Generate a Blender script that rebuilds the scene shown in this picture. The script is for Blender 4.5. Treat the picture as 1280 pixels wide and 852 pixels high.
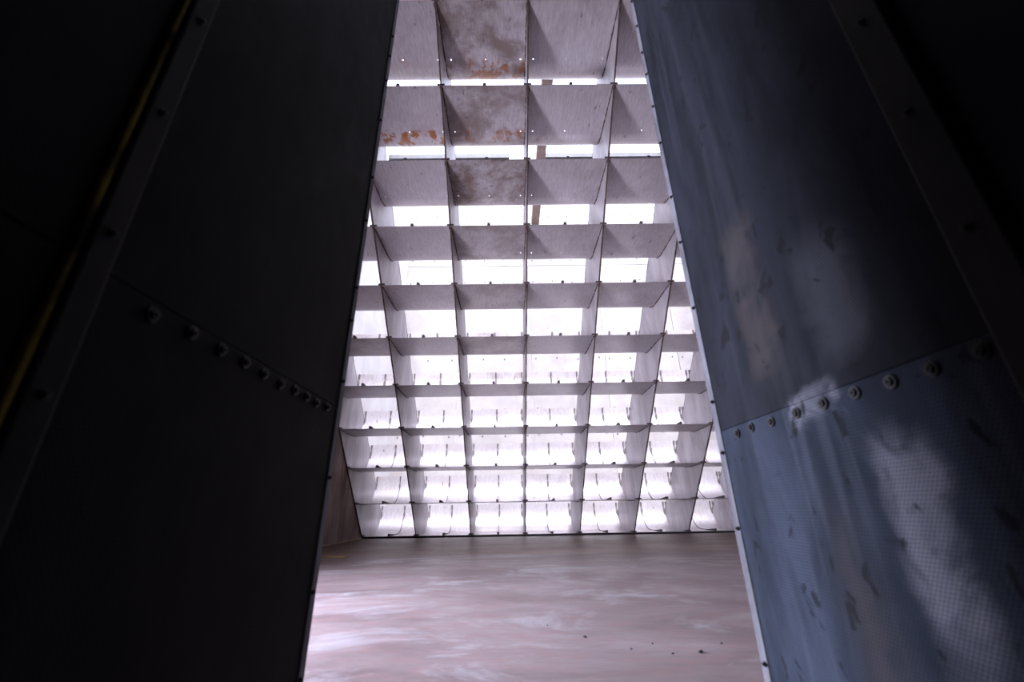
import bpy, bmesh, math, random
from mathutils import Vector, Matrix
random.seed(7)
C = bpy.context.scene.collection
for o in list(bpy.data.objects): bpy.data.objects.remove(o)

# ------------------------------------------------------------------ camera
W = 1.4                        # bay width of the vane grid, metres
RAIL = 0.045
EYE = 0.43472 * W + RAIL       # camera height above the floor
F_PX, PITCH, YAW, ROLL = 516.77, 0.384866, 0.008378, -0.016246
fw = Vector((math.sin(YAW)*math.cos(PITCH), math.cos(YAW)*math.cos(PITCH), math.sin(PITCH)))
r0 = Vector((math.cos(YAW), -math.sin(YAW), 0)); u0 = r0.cross(fw)
rt = r0*math.cos(ROLL) + u0*math.sin(ROLL); up = rt.cross(fw)
cam = bpy.data.cameras.new('camera'); co = bpy.data.objects.new('camera', cam); C.objects.link(co)
m = Matrix.Identity(4)
for i in range(3): m[i][0] = rt[i]; m[i][1] = up[i]; m[i][2] = -fw[i]
m[0][3], m[1][3], m[2][3] = 0, 0, EYE
co.matrix_world = m
cam.sensor_width = 36; cam.lens = F_PX*36/1280; cam.clip_start = .02; cam.clip_end = 300
cam.dof.use_dof = True; cam.dof.focus_distance = 9.0; cam.dof.aperture_fstop = 2.4
sc = bpy.context.scene; sc.camera = co

# ------------------------------------------------------------------ sky, daylight, exposure
sc.view_settings.view_transform = 'Standard'; sc.view_settings.look = 'None'
sc.view_settings.exposure = 0.0; sc.view_settings.gamma = 1; sc.view_settings.use_curve_mapping = False
SKY = 4.8
world = bpy.data.worlds.new('overcast_sky'); sc.world = world; world.use_nodes = True
bg = world.node_tree.nodes['Background']; bg.inputs[0].default_value = (.76, .79, 1.0, 1); bg.inputs[1].default_value = SKY
sun = bpy.data.lights.new('hazy_sun', 'SUN'); sun.energy = 16.0; sun.angle = math.radians(25); sun.color = (.88, .90, 1.0)
so = bpy.data.objects.new('hazy_sun', sun); C.objects.link(so); so.location = (0, 6, 30)
so.rotation_euler = (math.radians(28), math.radians(3), 0)      # high, a little towards the camera's side of the shaft
sc.cycles.max_bounces = 10; sc.cycles.diffuse_bounces = 7; sc.cycles.glossy_bounces = 4

DOOR_Y0, DOOR_Y1, DOOR_Z = 2.0, 3.6, 2.3
X0 = .25725*W; D = 8.33689*W; A = .778613; R_ = .784665*W
DY, DZ = R_*math.cos(A), R_*math.sin(A)
NB0, NB1 = -3, 5               # first and last column line
XL = X0 + NB0*W; XR = X0 + NB1*W
NR = 12
CEIL = RAIL + NR*DZ; YC = D - NR*DY
YB = 9.8*W; ROOF = EYE + 7.6*W; YREAR = -3.2

def area(name, loc, rot, sx, sy, power, col):
    l = bpy.data.lights.new(name, 'AREA'); l.shape = 'RECTANGLE'; l.size = sx; l.size_y = sy; l.energy = power; l.color = col
    o = bpy.data.objects.new(name, l); C.objects.link(o); o.location = loc; o.rotation_euler = rot; return o
# daylight entering by the open doorway in the left wall
area('doorway_daylight', (XL-.36, (DOOR_Y0+DOOR_Y1)/2, DOOR_Z/2), (0, -math.pi/2, 0), DOOR_Z-.1, DOOR_Y1-DOOR_Y0-.1, 1120, (.82, .82, 1.0))
# portal over the open top of the shaft: guides sky sampling, adds no light
pt = area('shaft_sky_portal', ((XL+XR)/2, (YC+YB)/2, ROOF+1.45), (0, 0, 0), XR-XL, YB-YC, 1, (1, 1, 1)); pt.data.cycles.is_portal = True

# ------------------------------------------------------------------ material helpers
class NT:
    def __init__(s, name):
        s.m = bpy.data.materials.new(name); s.m.use_nodes = True; s.t = s.m.node_tree; s.n = s.t.nodes
        s.b = s.n['Principled BSDF']; s.tc = s.n.new('ShaderNodeTexCoord')
    def L(s, a, b): s.t.links.new(a, b)
    def put(s, sock, v):
        if hasattr(v, 'node'): s.L(v, sock)
        elif isinstance(v, (tuple, list)) and len(v) == 3 and sock.type == 'RGBA': sock.default_value = (*v, 1)
        else: sock.default_value = v
    def mth(s, op, a, b=0.0, c=None, clamp=False):
        n = s.n.new('ShaderNodeMath'); n.operation = op; n.use_clamp = clamp
        s.put(n.inputs[0], a); s.put(n.inputs[1], b)
        if c is not None: s.put(n.inputs[2], c)
        return n.outputs[0]
    def coords(s, scale=(1, 1, 1), rand=True):
        n = s.n.new('ShaderNodeMapping'); n.inputs['Scale'].default_value = scale; s.L(s.tc.outputs['Object'], n.inputs[0])
        if not rand: return n.outputs[0]
        oi = s.n.new('ShaderNodeObjectInfo'); v = s.n.new('ShaderNodeVectorMath'); v.operation = 'ADD'
        k = s.mth('MULTIPLY', oi.outputs['Random'], 43.0); s.L(n.outputs[0], v.inputs[0]); s.L(k, v.inputs[1]); return v.outputs[0]
    def noise(s, vec, scale, detail=4, rough=.6, dist=0):
        n = s.n.new('ShaderNodeTexNoise'); s.L(vec, n.inputs['Vector']); n.inputs['Scale'].default_value = scale
        n.inputs['Detail'].default_value = detail; n.inputs['Roughness'].default_value = rough; n.inputs['Distortion'].default_value = dist
        return n.outputs[0]
    def ramp(s, v, a, b):
        n = s.n.new('ShaderNodeMapRange'); n.interpolation_type = 'SMOOTHSTEP'; s.put(n.inputs[0], v)
        n.inputs[1].default_value = a; n.inputs[2].default_value = b; return n.outputs[0]
    def mix(s, f, a, b):
        n = s.n.new('ShaderNodeMix'); n.data_type = 'RGBA'; s.put(n.inputs[0], f); s.put(n.inputs[6], a); s.put(n.inputs[7], b); return n.outputs[2]
    def xyz(s):
        n = s.n.new('ShaderNodeSeparateXYZ'); s.L(s.tc.outputs['Object'], n.inputs[0]); return n.outputs
    def attr(s, name):
        n = s.n.new('ShaderNodeAttribute'); n.attribute_type = 'OBJECT'; n.attribute_name = name; return n.outputs['Fac']
    def bump(s, h, strength, dist=.01):
        n = s.n.new('ShaderNodeBump'); n.inputs['Strength'].default_value = strength; n.inputs['Distance'].default_value = dist
        s.put(n.inputs['Height'], h); s.L(n.outputs[0], s.b.inputs['Normal'])
    def out(s, col, rough=.5, metal=0.0, spec=.5):
        s.put(s.b.inputs['Base Color'], col); s.put(s.b.inputs['Roughness'], rough); s.put(s.b.inputs['Metallic'], metal)
        s.put(s.b.inputs['Specular IOR Level'], spec); return s.m

def box_mask(t, c, lo, hi, soft):
    return t.mth('MULTIPLY', t.ramp(c, lo-soft, lo+soft), t.mth('SUBTRACT', 1.0, t.ramp(c, hi-soft, hi+soft)))

def vane_material():
    t = NT('vane_steel'); o = t.xyz()
    streak = t.noise(t.coords((9, 1.2, 1.2)), 5, 4, .65)
    blotch = t.noise(t.coords(), 1.7, 5, .6, .4)
    col = t.mix(t.ramp(streak, .3, .75), (.40, .36, .38), (.54, .50, .525))
    col = t.mix(t.mth('MULTIPLY', t.ramp(blotch, .5, .75), .45), col, (.40, .33, .33))
    st = t.mth('MULTIPLY', t.ramp(t.noise(t.coords((1, 1, 1)), 1.3, 6, .68, .15), .38, .62), t.attr('stain'), clamp=True)
    col = t.mix(st, col, (.17, .115, .095))
    band = box_mask(t, o[1], .60*W, .97*W, .05)
    blob = t.ramp(t.noise(t.coords((1.3, .8, .8)), 3.4, 5, .6, .3), .53, .60)
    ru = t.mth('MULTIPLY', t.mth('MULTIPLY', band, blob), t.attr('rust'), clamp=True)
    col = t.mix(ru, col, t.mix(t.noise(t.coords(), 14, 3), (.10, .035, .015), (.50, .17, .04)))
    speck = t.ramp(t.noise(t.coords((1, .5, .5)), 11, 2, .5), .70, .76)
    col = t.mix(t.mth('MULTIPLY', speck, .7), col, (.13, .08, .07))
    t.bump(t.noise(t.coords((6, 1, 1)), 7, 4), .12, .01)
    return t.out(col, t.mth('ADD', .26, t.mth('MULTIPLY', streak, .22)), .3)
def simple(name, c1, c2, scale, rough=.6, metal=0, sc_=(1, 1, 1), bump=.15, spec=.5):
    t = NT(name); v = t.noise(t.coords(sc_), scale, 5, .65, .3)
    t.bump(v, bump, .008); return t.out(t.mix(t.ramp(v, .3, .7), c1, c2), rough, metal, spec)

M = {}
M['vane'] = vane_material()
M['plate'] = simple('plate_steel', (.33, .30, .32), (.50, .47, .50), 2.2, .5, .2, (1, 1, .35))
M['rusty'] = simple('dark_rusty_edge', (.05, .03, .028), (.13, .085, .07), 9, .8)
M['rib'] = simple('rib_steel', (.07, .055, .06), (.16, .13, .14), 12, .6)
M['rail'] = simple('black_rail', (.012, .012, .016), (.03, .028, .032), 6, .6)
M['panelwall'] = simple('whitewashed_panel', (.30, .27, .265), (.38, .35, .35), 1.2, .7)
M['shaftwall'] = simple('shaft_plaster', (.60, .58, .58), (.72, .70, .70), .9, .8)
M['beam'] = simple('brown_roof_beam', (.22, .15, .13), (.34, .25, .22), 3, .7)
M['darkbeam'] = simple('dark_cross_beam', (.035, .033, .04), (.07, .065, .075), 3, .6)
M['bolt'] = simple('dull_bolt', (.004, .004, .005), (.014, .0135, .014), 30, .5, 0, (1, 1, 1), .1, .25)
M['washer'] = simple('zinc_bolt', (.20, .20, .22), (.34, .34, .36), 30, .4, .6)
M['ceil'] = simple('sooty_ceiling', (.10, .09, .09), (.17, .15, .15), 1.5, .8)
M['paleband'] = simple('pale_base_strip', (.42, .33, .24), (.55, .45, .34), 4, .7)
M['chip'] = simple('dark_chip', (.02, .018, .018), (.06, .05, .05), 60, .8)
M['yellow'] = simple('ochre_scrap', (.32, .22, .06), (.45, .33, .12), 30, .7)
t = NT('grimy_yellow_sealant'); M['gasket'] = t.out(t.mix(t.ramp(t.noise(t.coords((1, 1, .6), False), 7, 4), .45, .62), (.012, .010, .006), (.34, .24, .03)), .8, 0, .2)
M['ground'] = simple('outdoor_concrete', (.45, .43, .42), (.55, .53, .52), 1, .9)

def wall_brown():
    t = NT('stained_brown_wall')
    v = t.noise(t.coords((1, 1.5, .4), False), 1.4, 6, .65, .5); g = t.noise(t.coords((1, 1, 1), False), 1.1, 4)
    col = t.mix(t.ramp(v, .32, .68), (.15, .10, .085), (.46, .35, .31)); col = t.mix(t.mth('MULTIPLY', t.ramp(g, .45, .7), .5), col, (.14, .09, .07))
    tick = t.ramp(t.noise(t.coords((1, .8, 6), False), 2.1, 2), .70, .73); col = t.mix(t.mth('MULTIPLY', tick, .8), col, (.03, .02, .02))
    t.bump(v, .3, .01); return t.out(col, .8)
M['wallbrown'] = wall_brown()

def floor_mat(name, near):
    t = NT(name); o = t.xyz()
    big = t.noise(t.coords((.55, 1.0, 1), False), 1.1, 7, .66, .5)
    fine = t.noise(t.coords((.8, 2.0, 1), False), 4.5, 8, .75, .3)
    pale = t.noise(t.coords((.55, 1.0, 1), False), 1.5, 8, .72, .6)
    if near:
        col = t.mix(t.ramp(big, .32, .68), (.16, .118, .122), (.34, .28, .295))
        col = t.mix(t.mth('MULTIPLY', t.ramp(fine, .45, .68), .7), col, (.31, .19, .19))
        col = t.mix(t.mth('MULTIPLY', t.ramp(pale, .50, .66), .7), col, (.47, .455, .505))
        st = t.mth('MULTIPLY', t.ramp(o[1], 5.2, 7.2), t.ramp(t.noise(t.coords((.25, .8, 1), False), 1.5, 5), .38, .60))
        col = t.mix(t.mth('MULTIPLY', st, .85), col, (.155, .10, .08))
    else:
        col = t.mix(t.ramp(big, .3, .7), (.15, .082, .058), (.31, .20, .155))
        col = t.mix(t.mth('MULTIPLY', t.ramp(fine, .5, .75), .4), col, (.34, .25, .22))
    t.bump(fine, .25, .006)
    return t.out(col, t.mth('ADD', t.mth('MULTIPLY', fine, .35), .30), 0, .45)
M['floor'] = floor_mat('pink_worn_concrete', True); M['floorfar'] = floor_mat('brown_stained_concrete', False)

def perf_mat(name, c_dark, c_mid, c_pale, patches):
    """perforated sheet: object Y runs along the duct, object Z up. patches: (y0,y1,z0,z1,soft,amount)"""
    t = NT(name); o = t.xyz()
    P_ = .0074
    row = t.mth('DIVIDE', o[2], P_*.866); fl = t.mth('FLOOR', row); fr = t.mth('SUBTRACT', t.mth('SUBTRACT', row, fl), .5)
    odd = t.mth('MULTIPLY', t.mth('FRACT', t.mth('MULTIPLY', fl, .5)), 1.0)
    cx = t.mth('SUBTRACT', t.mth('FRACT', t.mth('ADD', t.mth('DIVIDE', o[1], P_), odd)), .5)
    d2 = t.mth('SQRT', t.mth('ADD', t.mth('MULTIPLY', cx, cx), t.mth('MULTIPLY', t.mth('MULTIPLY', fr, .866), t.mth('MULTIPLY', fr, .866))))
    hole = t.mth('SUBTRACT', 1.0, t.ramp(d2, .25, .36))
    n1 = t.noise(t.coords((1, 2.4, .6), False), 2.6, 6, .62, .5); n2 = t.noise(t.coords((1, 1, 1), False), 7, 5, .6, .8)
    drip = t.noise(t.coords((1, 14, .7), False), 1.5, 3, .6)
    col = t.mix(t.ramp(n1, .34, .66), c_dark, c_mid)
    col = t.mix(t.mth('MULTIPLY', t.ramp(drip, .52, .72), .35), col, c_pale)
    warp = t.mth('MULTIPLY', t.mth('SUBTRACT', n2, .5), .11)
    yy = t.mth('ADD', o[1], warp); zz = t.mth('ADD', o[2], t.mth('MULTIPLY', warp, 1.5))
    for (y0, y1, z0, z1, s, amt, c) in patches:
        mk = t.mth('MULTIPLY', box_mask(t, yy, y0, y1, s), box_mask(t, zz, z0, z1, s*1.6))
        mk = t.mth('MULTIPLY', t.mth('MULTIPLY', mk, t.ramp(n2, .2, .55)), amt, clamp=True)
        col = t.mix(mk, col, c)
    grime = t.ramp(t.noise(t.coords((1, 1.3, 1), False), 16, 3, .5, .5), .62, .69)
    col = t.mix(t.mth('MULTIPLY', grime, .75), col, (.005, .005, .006))
    col = t.mix(t.mth('MULTIPLY', hole, .62), col, (.008, .008, .01))
    t.bump(t.mth('SUBTRACT', 1.0, hole), .25, .001)
    return t.out(col, t.mth('ADD', .50, t.mth('MULTIPLY', n2, .25)), 0, .04)

# ------------------------------------------------------------------ mesh helpers
def mesh_from(name, bm, sharp=35):
    bmesh.ops.recalc_face_normals(bm, faces=bm.faces)
    for e in bm.edges:
        if len(e.link_faces) == 2: e.smooth = e.calc_face_angle(3.2) < math.radians(sharp)
    for f in bm.faces: f.smooth = True
    me = bpy.data.meshes.new(name); bm.to_mesh(me); bm.free(); return me
def link(name, me, mat, parent=None, loc=None):
    if not me.materials: me.materials.append(mat)
    o = bpy.data.objects.new(name, me); C.objects.link(o)
    if parent: o.parent = parent
    if loc: o.location = loc
    return o
def add_box(bm, a, b, bev=0):
    r = bmesh.ops.create_cube(bm, size=1); vs = r['verts']
    for v in vs:
        for k in range(3): v.co[k] = a[k] if v.co[k] < 0 else b[k]
    if bev:
        es = list({e for v in vs for e in v.link_edges}); bmesh.ops.bevel(bm, geom=es, offset=bev, segments=2, affect='EDGES', profile=.5)
def box(name, a, b, mat, parent=None, bev=0):
    bm = bmesh.new(); add_box(bm, a, b, bev); return link(name, mesh_from(name, bm, 8), mat, parent)
def boxes(name, lst, mat, parent=None, bev=0):
    bm = bmesh.new()
    for a, b in lst: add_box(bm, a, b, bev)
    return link(name, mesh_from(name, bm, 8), mat, parent)
def prism(bm, poly, x0, x1):
    """polygon of (y,z) extruded along x"""
    a = [bm.verts.new((x0, y, z)) for y, z in poly]; b = [bm.verts.new((x1, y, z)) for y, z in poly]
    bm.faces.new(a); bm.faces.new(b[::-1])
    for i in range(len(poly)):
        j = (i+1) % len(poly); bm.faces.new((a[i], b[i], b[j], a[j]))
def struct(o): o['kind'] = 'structure'; return o
def stuff(o): o['kind'] = 'stuff'; return o
def tag(o, label, cat, group=None):
    o['label'] = label; o['category'] = cat
    if group: o['group'] = group
    return o
def empty(name, loc, label, cat, group=None):
    o = bpy.data.objects.new(name, None); C.objects.link(o); o.location = loc; o.empty_display_size = .2
    return tag(o, label, cat, group)

# ------------------------------------------------------------------ the setting
T = .3
JY = 5.11*W                                # joint across the floor
fl = struct(box('floor', (XL-T, YREAR-T, -.25), (XR+T, YB+T, -.02), M['ceil']))
def slab(y0, y1, x0, x1, mat, z=0.0): return box('floor_slab', (x0, y0, -.02), (x1, y1, z), mat, fl, .004)
slab(YREAR-T, JY-.006, XL-T, XR+T, M['floor']); slab(JY+.006, YB+T, XL-T, XR+T, M['floorfar'], -.003)
def duct_side(name, x0, x1, door):
    bm = bmesh.new(); k = DY/DZ
    if door:
        prism(bm, [(YREAR, 0), (DOOR_Y0, 0), (DOOR_Y0, CEIL), (YREAR, CEIL)], x0, x1)
        zj = RAIL+(D-DOOR_Y1)/k
        prism(bm, [(DOOR_Y0, DOOR_Z), (DOOR_Y1, DOOR_Z), (DOOR_Y1, zj), (YC, CEIL), (DOOR_Y0, CEIL)], x0, x1)
        prism(bm, [(DOOR_Y1, 0), (D+.02, 0), (D+.02, RAIL), (DOOR_Y1, zj)], x0, x1)
    else: prism(bm, [(YREAR, 0), (D+.02, 0), (D+.02, RAIL), (YC, CEIL), (YREAR, CEIL)], x0, x1)
    return struct(link(name, mesh_from(name, bm), M['wallbrown']))
duct_side('wall_left', XL-T, XL, True); duct_side('wall_right', XR, XR+T, False)
struct(box('wall_rear', (XL-T, YREAR-T, 0), (XR+T, YREAR, CEIL), M['ceil']))
struct(box('ceiling', (XL-T, YREAR-T, CEIL), (XR+T, YC, CEIL+.3), M['ceil']))
struct(box('wall_front', (XL-T, YC-.3, CEIL+.3), (XR+T, YC, ROOF+1.2), M['shaftwall']))
# shaft side walls stand behind the slanted grid
def shaft_side(name, x0, x1):
    bm = bmesh.new(); prism(bm, [(D+.02, 0), (YB, 0), (YB, ROOF+1.2), (YC, ROOF+1.2), (YC, CEIL), (D+.02, RAIL)], x0, x1)
    return struct(link(name, mesh_from(name, bm), M['shaftwall']))
shaft_side('wall_shaft_left', XL-T, XL); shaft_side('wall_shaft_right', XR, XR+T)
wb = struct(box('wall_back', (XL-T, YB+.04, 0), (XR+T, YB+T, EYE+8.62*W), M['shaftwall']))
# whitewashed panels bolted on the back wall
seams = [0, EYE+1.4*W, EYE+3.8*W, EYE+6.2*W, EYE+8.6*W]
brow = {0: [.9, 2.2], 1: [1.6, 3.49], 2: [3.99, 5.7], 3: [6.39, 7.88]}
gapx = .072*7.9*W
xs = [XL+.01]
xx = gapx - 2*1.85*W
while xx < XR - .3:
    if xx > XL + .3: xs.append(xx)
    xx += 1.85*W
xs.append(XR-.01)
def disc(bm, c, r, h, axis, seg=8):
    q = axis.to_track_quat('Z', 'Y').to_matrix().to_4x4()
    bmesh.ops.create_cone(bm, cap_ends=True, segments=seg, radius1=r, radius2=r*.8, depth=h, matrix=Matrix.Translation(c) @ q)
for i in range(len(xs)-1):
    for j in range(4):
        g = .10 if j == 3 else .012
        p = box('wall_panel', (xs[i]+.006, YB, seams[j]+.008), (xs[i+1]-g, YB+.04, seams[j+1]-.008), M['panelwall'], wb, .004)
        bm = bmesh.new()
        for zr in brow[j]:
            n = max(2, int((xs[i+1]-xs[i])/(.42*W)))
            for k in range(n):
                disc(bm, Vector((xs[i]+.15+(xs[i+1]-xs[i]-.36)*k/(n-1), YB-.006, EYE+zr*W+random.uniform(-.04, .04))), .028, .014, Vector((0, -1, 0)))
        stuff(link('panel_bolts', mesh_from('panel_bolts', bm), M['rib'], p))
# open roof frame over the shaft
bx0, bx1 = .0925*7.6*W, .1205*7.6*W
tag(box('roof_beam', (bx0, YC, ROOF), (bx1, YB, ROOF+.36), M['beam'], None, .006), 'brown beam running overhead across the open top of the shaft', 'beam')
cy = .966*7.6*W
tag(box('cross_beam', (XL, cy, ROOF-.005), (.07*7.6/7.6*W, cy+.09, ROOF+.165), M['darkbeam'], None, .004), 'dark cross beam under the white sky, left part', 'beam', 'dark cross beams over the shaft')
tag(box('cross_beam', (bx1+.002, cy, ROOF-.005), (XR, cy+.09, ROOF+.165), M['darkbeam'], None, .004), 'dark cross beam under the white sky, right part', 'beam', 'dark cross beams over the shaft')
# doorway
dr = struct(boxes('door_1', [((XL-T-.02, DOOR_Y0, 0), (XL+.03, DOOR_Y0+.07, DOOR_Z)), ((XL-T-.02, DOOR_Y1-.07, 0), (XL+.03, DOOR_Y1, DOOR_Z)), ((XL-T-.02, DOOR_Y0+.07, DOOR_Z-.07), (XL+.03, DOOR_Y1-.07, DOOR_Z))], M['rib'], None, .004))
struct(box('ground', (XL-14, -8, -.3), (XL-T, 14, -.03), M['ground']))
struct(box('baseboard_left', (XL, DOOR_Y1+.05, 0), (XL+.05, D-.05, .028), M['paleband'], None, .004))

# ------------------------------------------------------------------ turning-vane grid
grid = empty('turning_vane_grid', (X0, D, 0), 'tall slanted steel grid of curved vanes and upright plates against white daylight', 'vane grid')
LF, RV, LIP, TH = .664*W, .432*W, .10*W, .010
HOLE_Y = .63*W
prof = [0, .15*W, .35*W, .52*W, .585*W]
def pt(s):                                   # point and normal at arc length s
    if s <= LF: return (s, 0.0), (0.0, 1.0)
    a = (s-LF)/RV
    if a <= math.pi/2: return (LF+RV*math.sin(a), RV-RV*math.cos(a)), (-math.sin(a), math.cos(a))
    return (LF+RV, RV+(s-LF-RV*math.pi/2)), (-1.0, 0.0)
SEND = LF+RV*math.pi/2+LIP
def vane_mesh():
    bm = bmesh.new(); hw = .045*W; x1 = W-.014
    sl = [0, .2*W, .4*W, HOLE_Y-hw, HOLE_Y+hw] + [LF+.02*W+(RV*math.pi/2-.02*W)*k/12 for k in range(0, 13)] + [SEND]
    hx = [.085*W, .5*W, .93*W]
    xl = [0.012]
    for h in hx: xl += [h-hw, h+hw]
    xl.append(x1)
    vt = {}
    for i, s in enumerate(sl):
        for j, x in enumerate(xl):
            (y, z), n = pt(s); vt[i, j] = bm.verts.new((x, y, z))
    for i in range(len(sl)-1):
        for j in range(len(xl)-1):
            q = [vt[i, j], vt[i, j+1], vt[i+1, j+1], vt[i+1, j]]
            if i == 3 and j % 2 == 1:        # square with a round bolt hole
                c = (q[0].co+q[2].co)/2; rr = .0095*W; ring = []
                for k in range(8):
                    a = math.radians(-157.5+45*k); ring.append(bm.verts.new((c.x+rr*math.cos(a), c.y+rr*math.sin(a), 0)))
                # corners at -135,-45,45,135: ring pairs (0,1),(2,3),(4,5),(6,7)
                for k in range(4):
                    a, b = ring[2*k], ring[2*k+1]; nx = ring[(2*k+2) % 8]
                    bm.faces.new((q[k], b, a)); bm.faces.new((q[k], q[(k+1) % 4], nx, b))
            else: bm.faces.new(q)
    bm.normal_update()
    r = bmesh.ops.solidify(bm, geom=list(bm.faces), thickness=TH)
    return mesh_from('vane', bm, 25)
def sweep(s0, s1, n, w, h0, h1, base=TH*.3, jitter=0.0, under=False):
    """strip on the vane surface from arc length s0 to s1, centred on x = 0"""
    bm = bmesh.new(); prev = None
    for k in range(n+1):
        t = k/n; s = s0+(s1-s0)*t; (y, z), (ny, nz) = pt(s); h = h0+(h1-h0)*t
        ww = w*(1+random.uniform(-jitter, jitter)); h *= 1+random.uniform(-jitter, jitter)
        sg = -1 if under else 1
        b0 = base if not under else -TH*.5
        lo = (y+ny*(b0 if not under else -.012), z+nz*(b0 if not under else -.012)); hi = (y+sg*ny*(h+.008), z+sg*nz*(h+.008))
        cur = [bm.verts.new((-ww/2, *lo)), bm.verts.new((ww/2, *lo)), bm.verts.new((ww/2, *hi)), bm.verts.new((-ww/2, *hi))]
        if prev:
            for a in range(4): b = (a+1) % 4; bm.faces.new((prev[a], prev[b], cur[b], cur[a]))
        else: bm.faces.new(cur)
        prev = cur
    bm.faces.new(prev[::-1]); return bm
VM = vane_mesh()
RIB = mesh_from('stiffener_rib', sweep(.3*W, LF+RV*1.45, 16, .011*W, .008, .012))
FOOT = mesh_from('rib_foot', sweep(0, .34*W, 4, .035*W, .05, .012))
CLEAT = mesh_from('joint_cleat', sweep(LF+RV*1.2, SEND-.01, 9, .022*W, .014, .02, jitter=.5))
WELDS = [mesh_from('weld_seam', sweep(.004*W, LF+RV*.55, 26, .013*W, .010, .012, jitter=.6, under=True)) for _ in range(3)]
CLIP = mesh_from('end_clip', sweep(-.003, .16*W, 3, .035*W, .03, .012))
stain = {(-1, 10): .85, (-1, 9): .75, (-1, 8): 1.0, (-1, 7): .55, (-1, 6): .45, (-1, 5): .6, (-1, 4): .4, (-2, 10): .15, (-3, 5): .5, (-3, 4): .4, (-2, 9): .2, (0, 8): .25}
rust = {(-1, 10): .8, (-2, 9): 1.0, (-1, 9): .7, (-2, 10): .25, (0, 9): .2}
for c in range(NB0, NB1):
    for i in range(NR):
        loc = (c*W, -i*DY, RAIL+i*DZ)
        v = link('vane', VM, M['vane'], grid, loc)
        v['stain'] = float(stain.get((c, i), random.choice([.05, .1, .2]))); v['rust'] = float(rust.get((c, i), 0.0))
        link('stiffener_rib', RIB, M['rib'], v, (W*.5+random.uniform(-.02, .02), 0, 0))
        link('rib_foot', FOOT, M['rib'], v, (W*.5, 0, 0))
        link('joint_cleat', CLEAT, M['rib'], v, (W*.5, 0, 0))
        link('joint_cleat', CLEAT, M['rib'], v, (.04 if c >= 0 else .04, 0, 0)); link('joint_cleat', CLEAT, M['rib'], v, (W-.04, 0, 0))
        link('end_clip', CLIP, M['rib'], v, (.036, 0, 0)); link('end_clip', CLIP, M['rib'], v, (W-.036, 0, 0))
        link('weld_seam', WELDS[i % 3], M['rusty'], v, (.018, 0, 0)); link('weld_seam', WELDS[(i+c) % 3], M['rusty'], v, (W-.018, 0, 0))
PO = 1.45*W
def plate_mesh():
    bm = bmesh.new(); h = NR*DZ; k = DY/DZ
    prism(bm, [(.006, RAIL), (PO, RAIL), (PO-h*k, RAIL+h-.01), (.006-h*k, RAIL+h-.01)], -.009, .009)
    return mesh_from('upright_plate', bm)
def edge_mesh(y0=-.012, y1=.02):
    bm = bmesh.new(); h = NR*DZ; k = DY/DZ; n = 60; rnd = random.Random(3)
    for s in range(n):
        t0, t1 = s/n*h, (s+1)/n*(h-.01); w = rnd.uniform(.010, .014)
        prism(bm, [(y0-t0*k, RAIL+t0), (y1-t0*k, RAIL+t0), (y1-t1*k, RAIL+t1), (y0-t1*k, RAIL+t1)], -w, w)
    return mesh_from('plate_edging', bm)
PM, EM, BM = plate_mesh(), edge_mesh(), edge_mesh(PO-.012, PO+.006)
for c in range(NB0, NB1+1):
    dx = .012 if c == NB0 else -.012 if c == NB1 else 0
    p = link('upright_plate', PM, M['plate'], grid, (c*W+dx, 0, 0)); link('front_edge', EM, M['rusty'], p); link('back_edge', BM, M['rusty'], p)
box('bottom_rail', (NB0*W, -.02, 0), (NB1*W, PO, RAIL-.006), M['rail'], grid)

# ------------------------------------------------------------------ acoustic splitters
YE = 1.30
XA, XB = -.4125*YE, .4945*YE            # the two faces that bound the passage
BEND = .45                               # thickness
Z_TOP = CEIL-.004
blue = ((.013, .0175, .027), (.028, .037, .057), (.060, .071, .095))
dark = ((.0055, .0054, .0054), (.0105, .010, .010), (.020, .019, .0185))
blue_shaded = ((.006, .0075, .011), (.014, .0165, .024), (.026, .029, .038))  # upper panels: same blue steel darkened, light fading with height put into the colour
pal = (.14, .147, .18); tan = (.052, .044, .043)
b_ = XB
zl = lambda r: EYE + r*b_
patR = [(1.01*b_, 1.16*b_, zl(-.27), zl(.14), .025, 1.3, pal), (1.0*b_, 1.13*b_, zl(-.6), zl(-.25), .05, .5, pal), (1.40*b_, 1.62*b_, zl(.46), zl(1.15), .035, .5, tan), (1.04*b_, 1.24*b_, zl(.42), zl(.80), .04, .26, pal),
        (1.22*b_, 1.46*b_, zl(.25), zl(.34), .014, 1.0, pal), (1.30*b_, 1.42*b_, zl(-.6), zl(-.05), .05, .5, tan)]
M['perfR'] = perf_mat('perforated_blue_steel', *blue, patR)
M['perfU'] = perf_mat('perforated_blue_steel_shaded', *blue_shaded, patR)
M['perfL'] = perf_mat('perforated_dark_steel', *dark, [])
M['trim'] = simple('worn_trim_strip', (.05, .05, .062), (.12, .125, .145), 8, .6, 0, (1, 1, .4), .15, .15)
M['batten'] = simple('dark_batten', (.007, .0065, .0065), (.019, .017, .0165), 7, .65, 0, (1, 1, .4), .15, .1)
def bolt_mesh(r=.013):
    bm = bmesh.new()
    bmesh.ops.create_cone(bm, cap_ends=True, segments=20, radius1=r, radius2=r*.96, depth=.004, matrix=Matrix.Translation((0, 0, .002)))
    bmesh.ops.create_cone(bm, cap_ends=True, segments=6, radius1=r*.68, radius2=r*.62, depth=.005, matrix=Matrix.Translation((0, 0, .006)))
    bmesh.ops.create_uvsphere(bm, u_segments=10, v_segments=6, radius=r*.35, matrix=Matrix.Translation((0, 0, .007)))
    return mesh_from('bolt', bm, 30)
BOLT, RIVET = bolt_mesh(.0125), bolt_mesh(.006)
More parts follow.
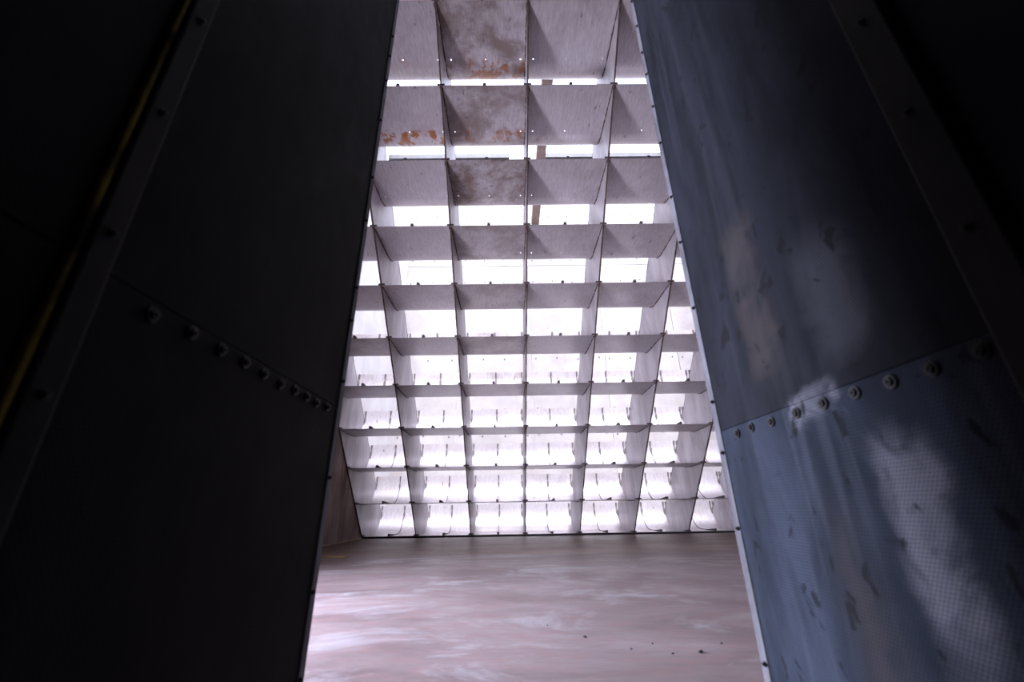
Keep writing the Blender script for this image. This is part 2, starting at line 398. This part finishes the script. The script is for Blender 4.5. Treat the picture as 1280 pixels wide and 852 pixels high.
def splitter(x, s, label, perf, perf_up, joint_y, row_z, bolt_ys):
    """x: face towards the passage, s: +1 if the body lies on +x"""
    root = empty('acoustic_splitter', (x+s*BEND/2, 0, 0), label, 'splitter', 'acoustic splitters beside the passage')
    L_ = lambda p: (p[0]-(x+s*BEND/2), p[1], p[2])
    def pb(name, xa, xb, y0, y1, z0, z1, mat, bev=.002, par=root):
        a, b = sorted((xa, xb)); return box(name, L_((a, y0, z0)), L_((b, y1, z1)), mat, par, bev)
    y_back = -2.6
    pb('core', x+s*.012, x+s*(BEND-.012), y_back+.02, YE-.006, 0, Z_TOP, M['batten'])
    j0, j1 = joint_y
    zs = [0.0, row_z]
    while zs[-1] < Z_TOP-2.5: zs.append(zs[-1]+2.3)
    zs.append(Z_TOP)
    for side in (0, 1):                                  # passage face, then the far face
        fx = x if side == 0 else x+s*BEND; sg = s if side == 0 else -s
        for (ya, yb) in ((y_back, j0+.004), (j1-.004, YE-.030)):
            for k in range(len(zs)-1):
                if ya < 0:                               # panels behind the batten
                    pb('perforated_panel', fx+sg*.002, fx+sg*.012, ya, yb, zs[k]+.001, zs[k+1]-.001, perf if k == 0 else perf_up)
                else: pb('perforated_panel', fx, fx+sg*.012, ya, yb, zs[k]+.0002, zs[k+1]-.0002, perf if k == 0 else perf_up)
        bt = pb('batten', fx-sg*.012, fx+sg*.004, j0, j1, 0, Z_TOP, M['batten'], .004)
        if side == 0 and s < 0:
            pb('sealant_bead', fx-sg*.007, fx+sg*.004, j0-.010, j0-.001, 0, Z_TOP, M['gasket'], .003, root)
        tr = pb('edge_trim', fx-sg*.004, fx+sg*.012, YE-.034, YE, 0, Z_TOP, M['trim'], .0035)
        if side == 0:
            rot = (0, -s*math.pi/2, 0)
            for y in bolt_ys:
                b = link('bolt', BOLT, M['bolt'], root, L_((x-s*.0005, y, row_z-.02+random.uniform(-.003, .003)))); b.rotation_euler = rot
            z = .05
            while z < 5.0:
                r = link('rivet', RIVET, M['bolt'], root, L_((x-s*.0035, YE-.026, z))); r.rotation_euler = rot
                z += random.uniform(.12, .34)
            z = .12
            while z < 4.0:
                b = link('bolt', RIVET, M['bolt'], root, L_((x-s*.0118, (j0+j1)/2, z))); b.rotation_euler = rot
                z += .22
    pb('end_plate', x+s*.010, x+s*(BEND-.010), YE-.010, YE-.0005, 0, Z_TOP, M['trim'])
    return root
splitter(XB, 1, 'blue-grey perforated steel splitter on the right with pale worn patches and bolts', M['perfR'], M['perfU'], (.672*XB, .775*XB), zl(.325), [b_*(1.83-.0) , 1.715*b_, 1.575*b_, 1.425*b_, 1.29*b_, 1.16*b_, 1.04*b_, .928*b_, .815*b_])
a_ = -XA
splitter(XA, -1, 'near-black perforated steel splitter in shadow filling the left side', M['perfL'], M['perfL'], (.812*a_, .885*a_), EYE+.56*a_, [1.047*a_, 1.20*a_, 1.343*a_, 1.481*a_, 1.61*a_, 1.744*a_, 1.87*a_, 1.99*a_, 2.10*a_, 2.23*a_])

# ------------------------------------------------------------------ small litter on the floor
def chip(r, seed):
    bm = bmesh.new(); bmesh.ops.create_icosphere(bm, subdivisions=1, radius=r); rnd = random.Random(seed)
    for v in bm.verts:
        v.co *= rnd.uniform(.6, 1.15); v.co.z = max(-.3*r, v.co.z*.6)
    return mesh_from('chip', bm, 20)
chips = [((.279, 1.916), .011, 'dark chip of debris alone on the floor, nearest the middle'), ((.643, 1.714), .013, 'largest dark chip of debris on the floor toward the right splitter'),
         ((.761, 1.806), .008, 'small dark chip on the floor closest to the right splitter'), ((.512, 1.82), .006, 'tiny grit speck on the floor between the lone chip and the largest chip'), ((.419, 1.76), .007, 'tiny grit speck just right of the lone middle chip'), ((.545, 1.705), .007, 'tiny grit speck just left of the largest chip'), ((.15, 2.10), .006, 'tiny grit speck on the floor, leftmost and farthest of them all')]
for k, ((x, y), r, lab) in enumerate(chips):
    o = link('debris_chip', chip(r, k), M['chip'], None, (x*W, y*W, .3*r)); o.scale = (1.5 if k == 1 else 1, 1, 1); o.rotation_euler[2] = k*.7
    tag(o, lab or 'tiny dark grit speck on the pinkish floor', 'debris', 'debris chips on the floor')
bm = bmesh.new(); add_box(bm, (-.16, -.05, 0), (.16, .05, .012), .004)
for v in bm.verts: v.co.z += .01*math.sin(v.co.x*20)+.01
o = link('scrap_strip', mesh_from('scrap_strip', bm), M['yellow'], None, (-1.90*W, 5.03*W, 0)); tag(o, 'small ochre scrap lying on the floor near the left wall', 'scrap')
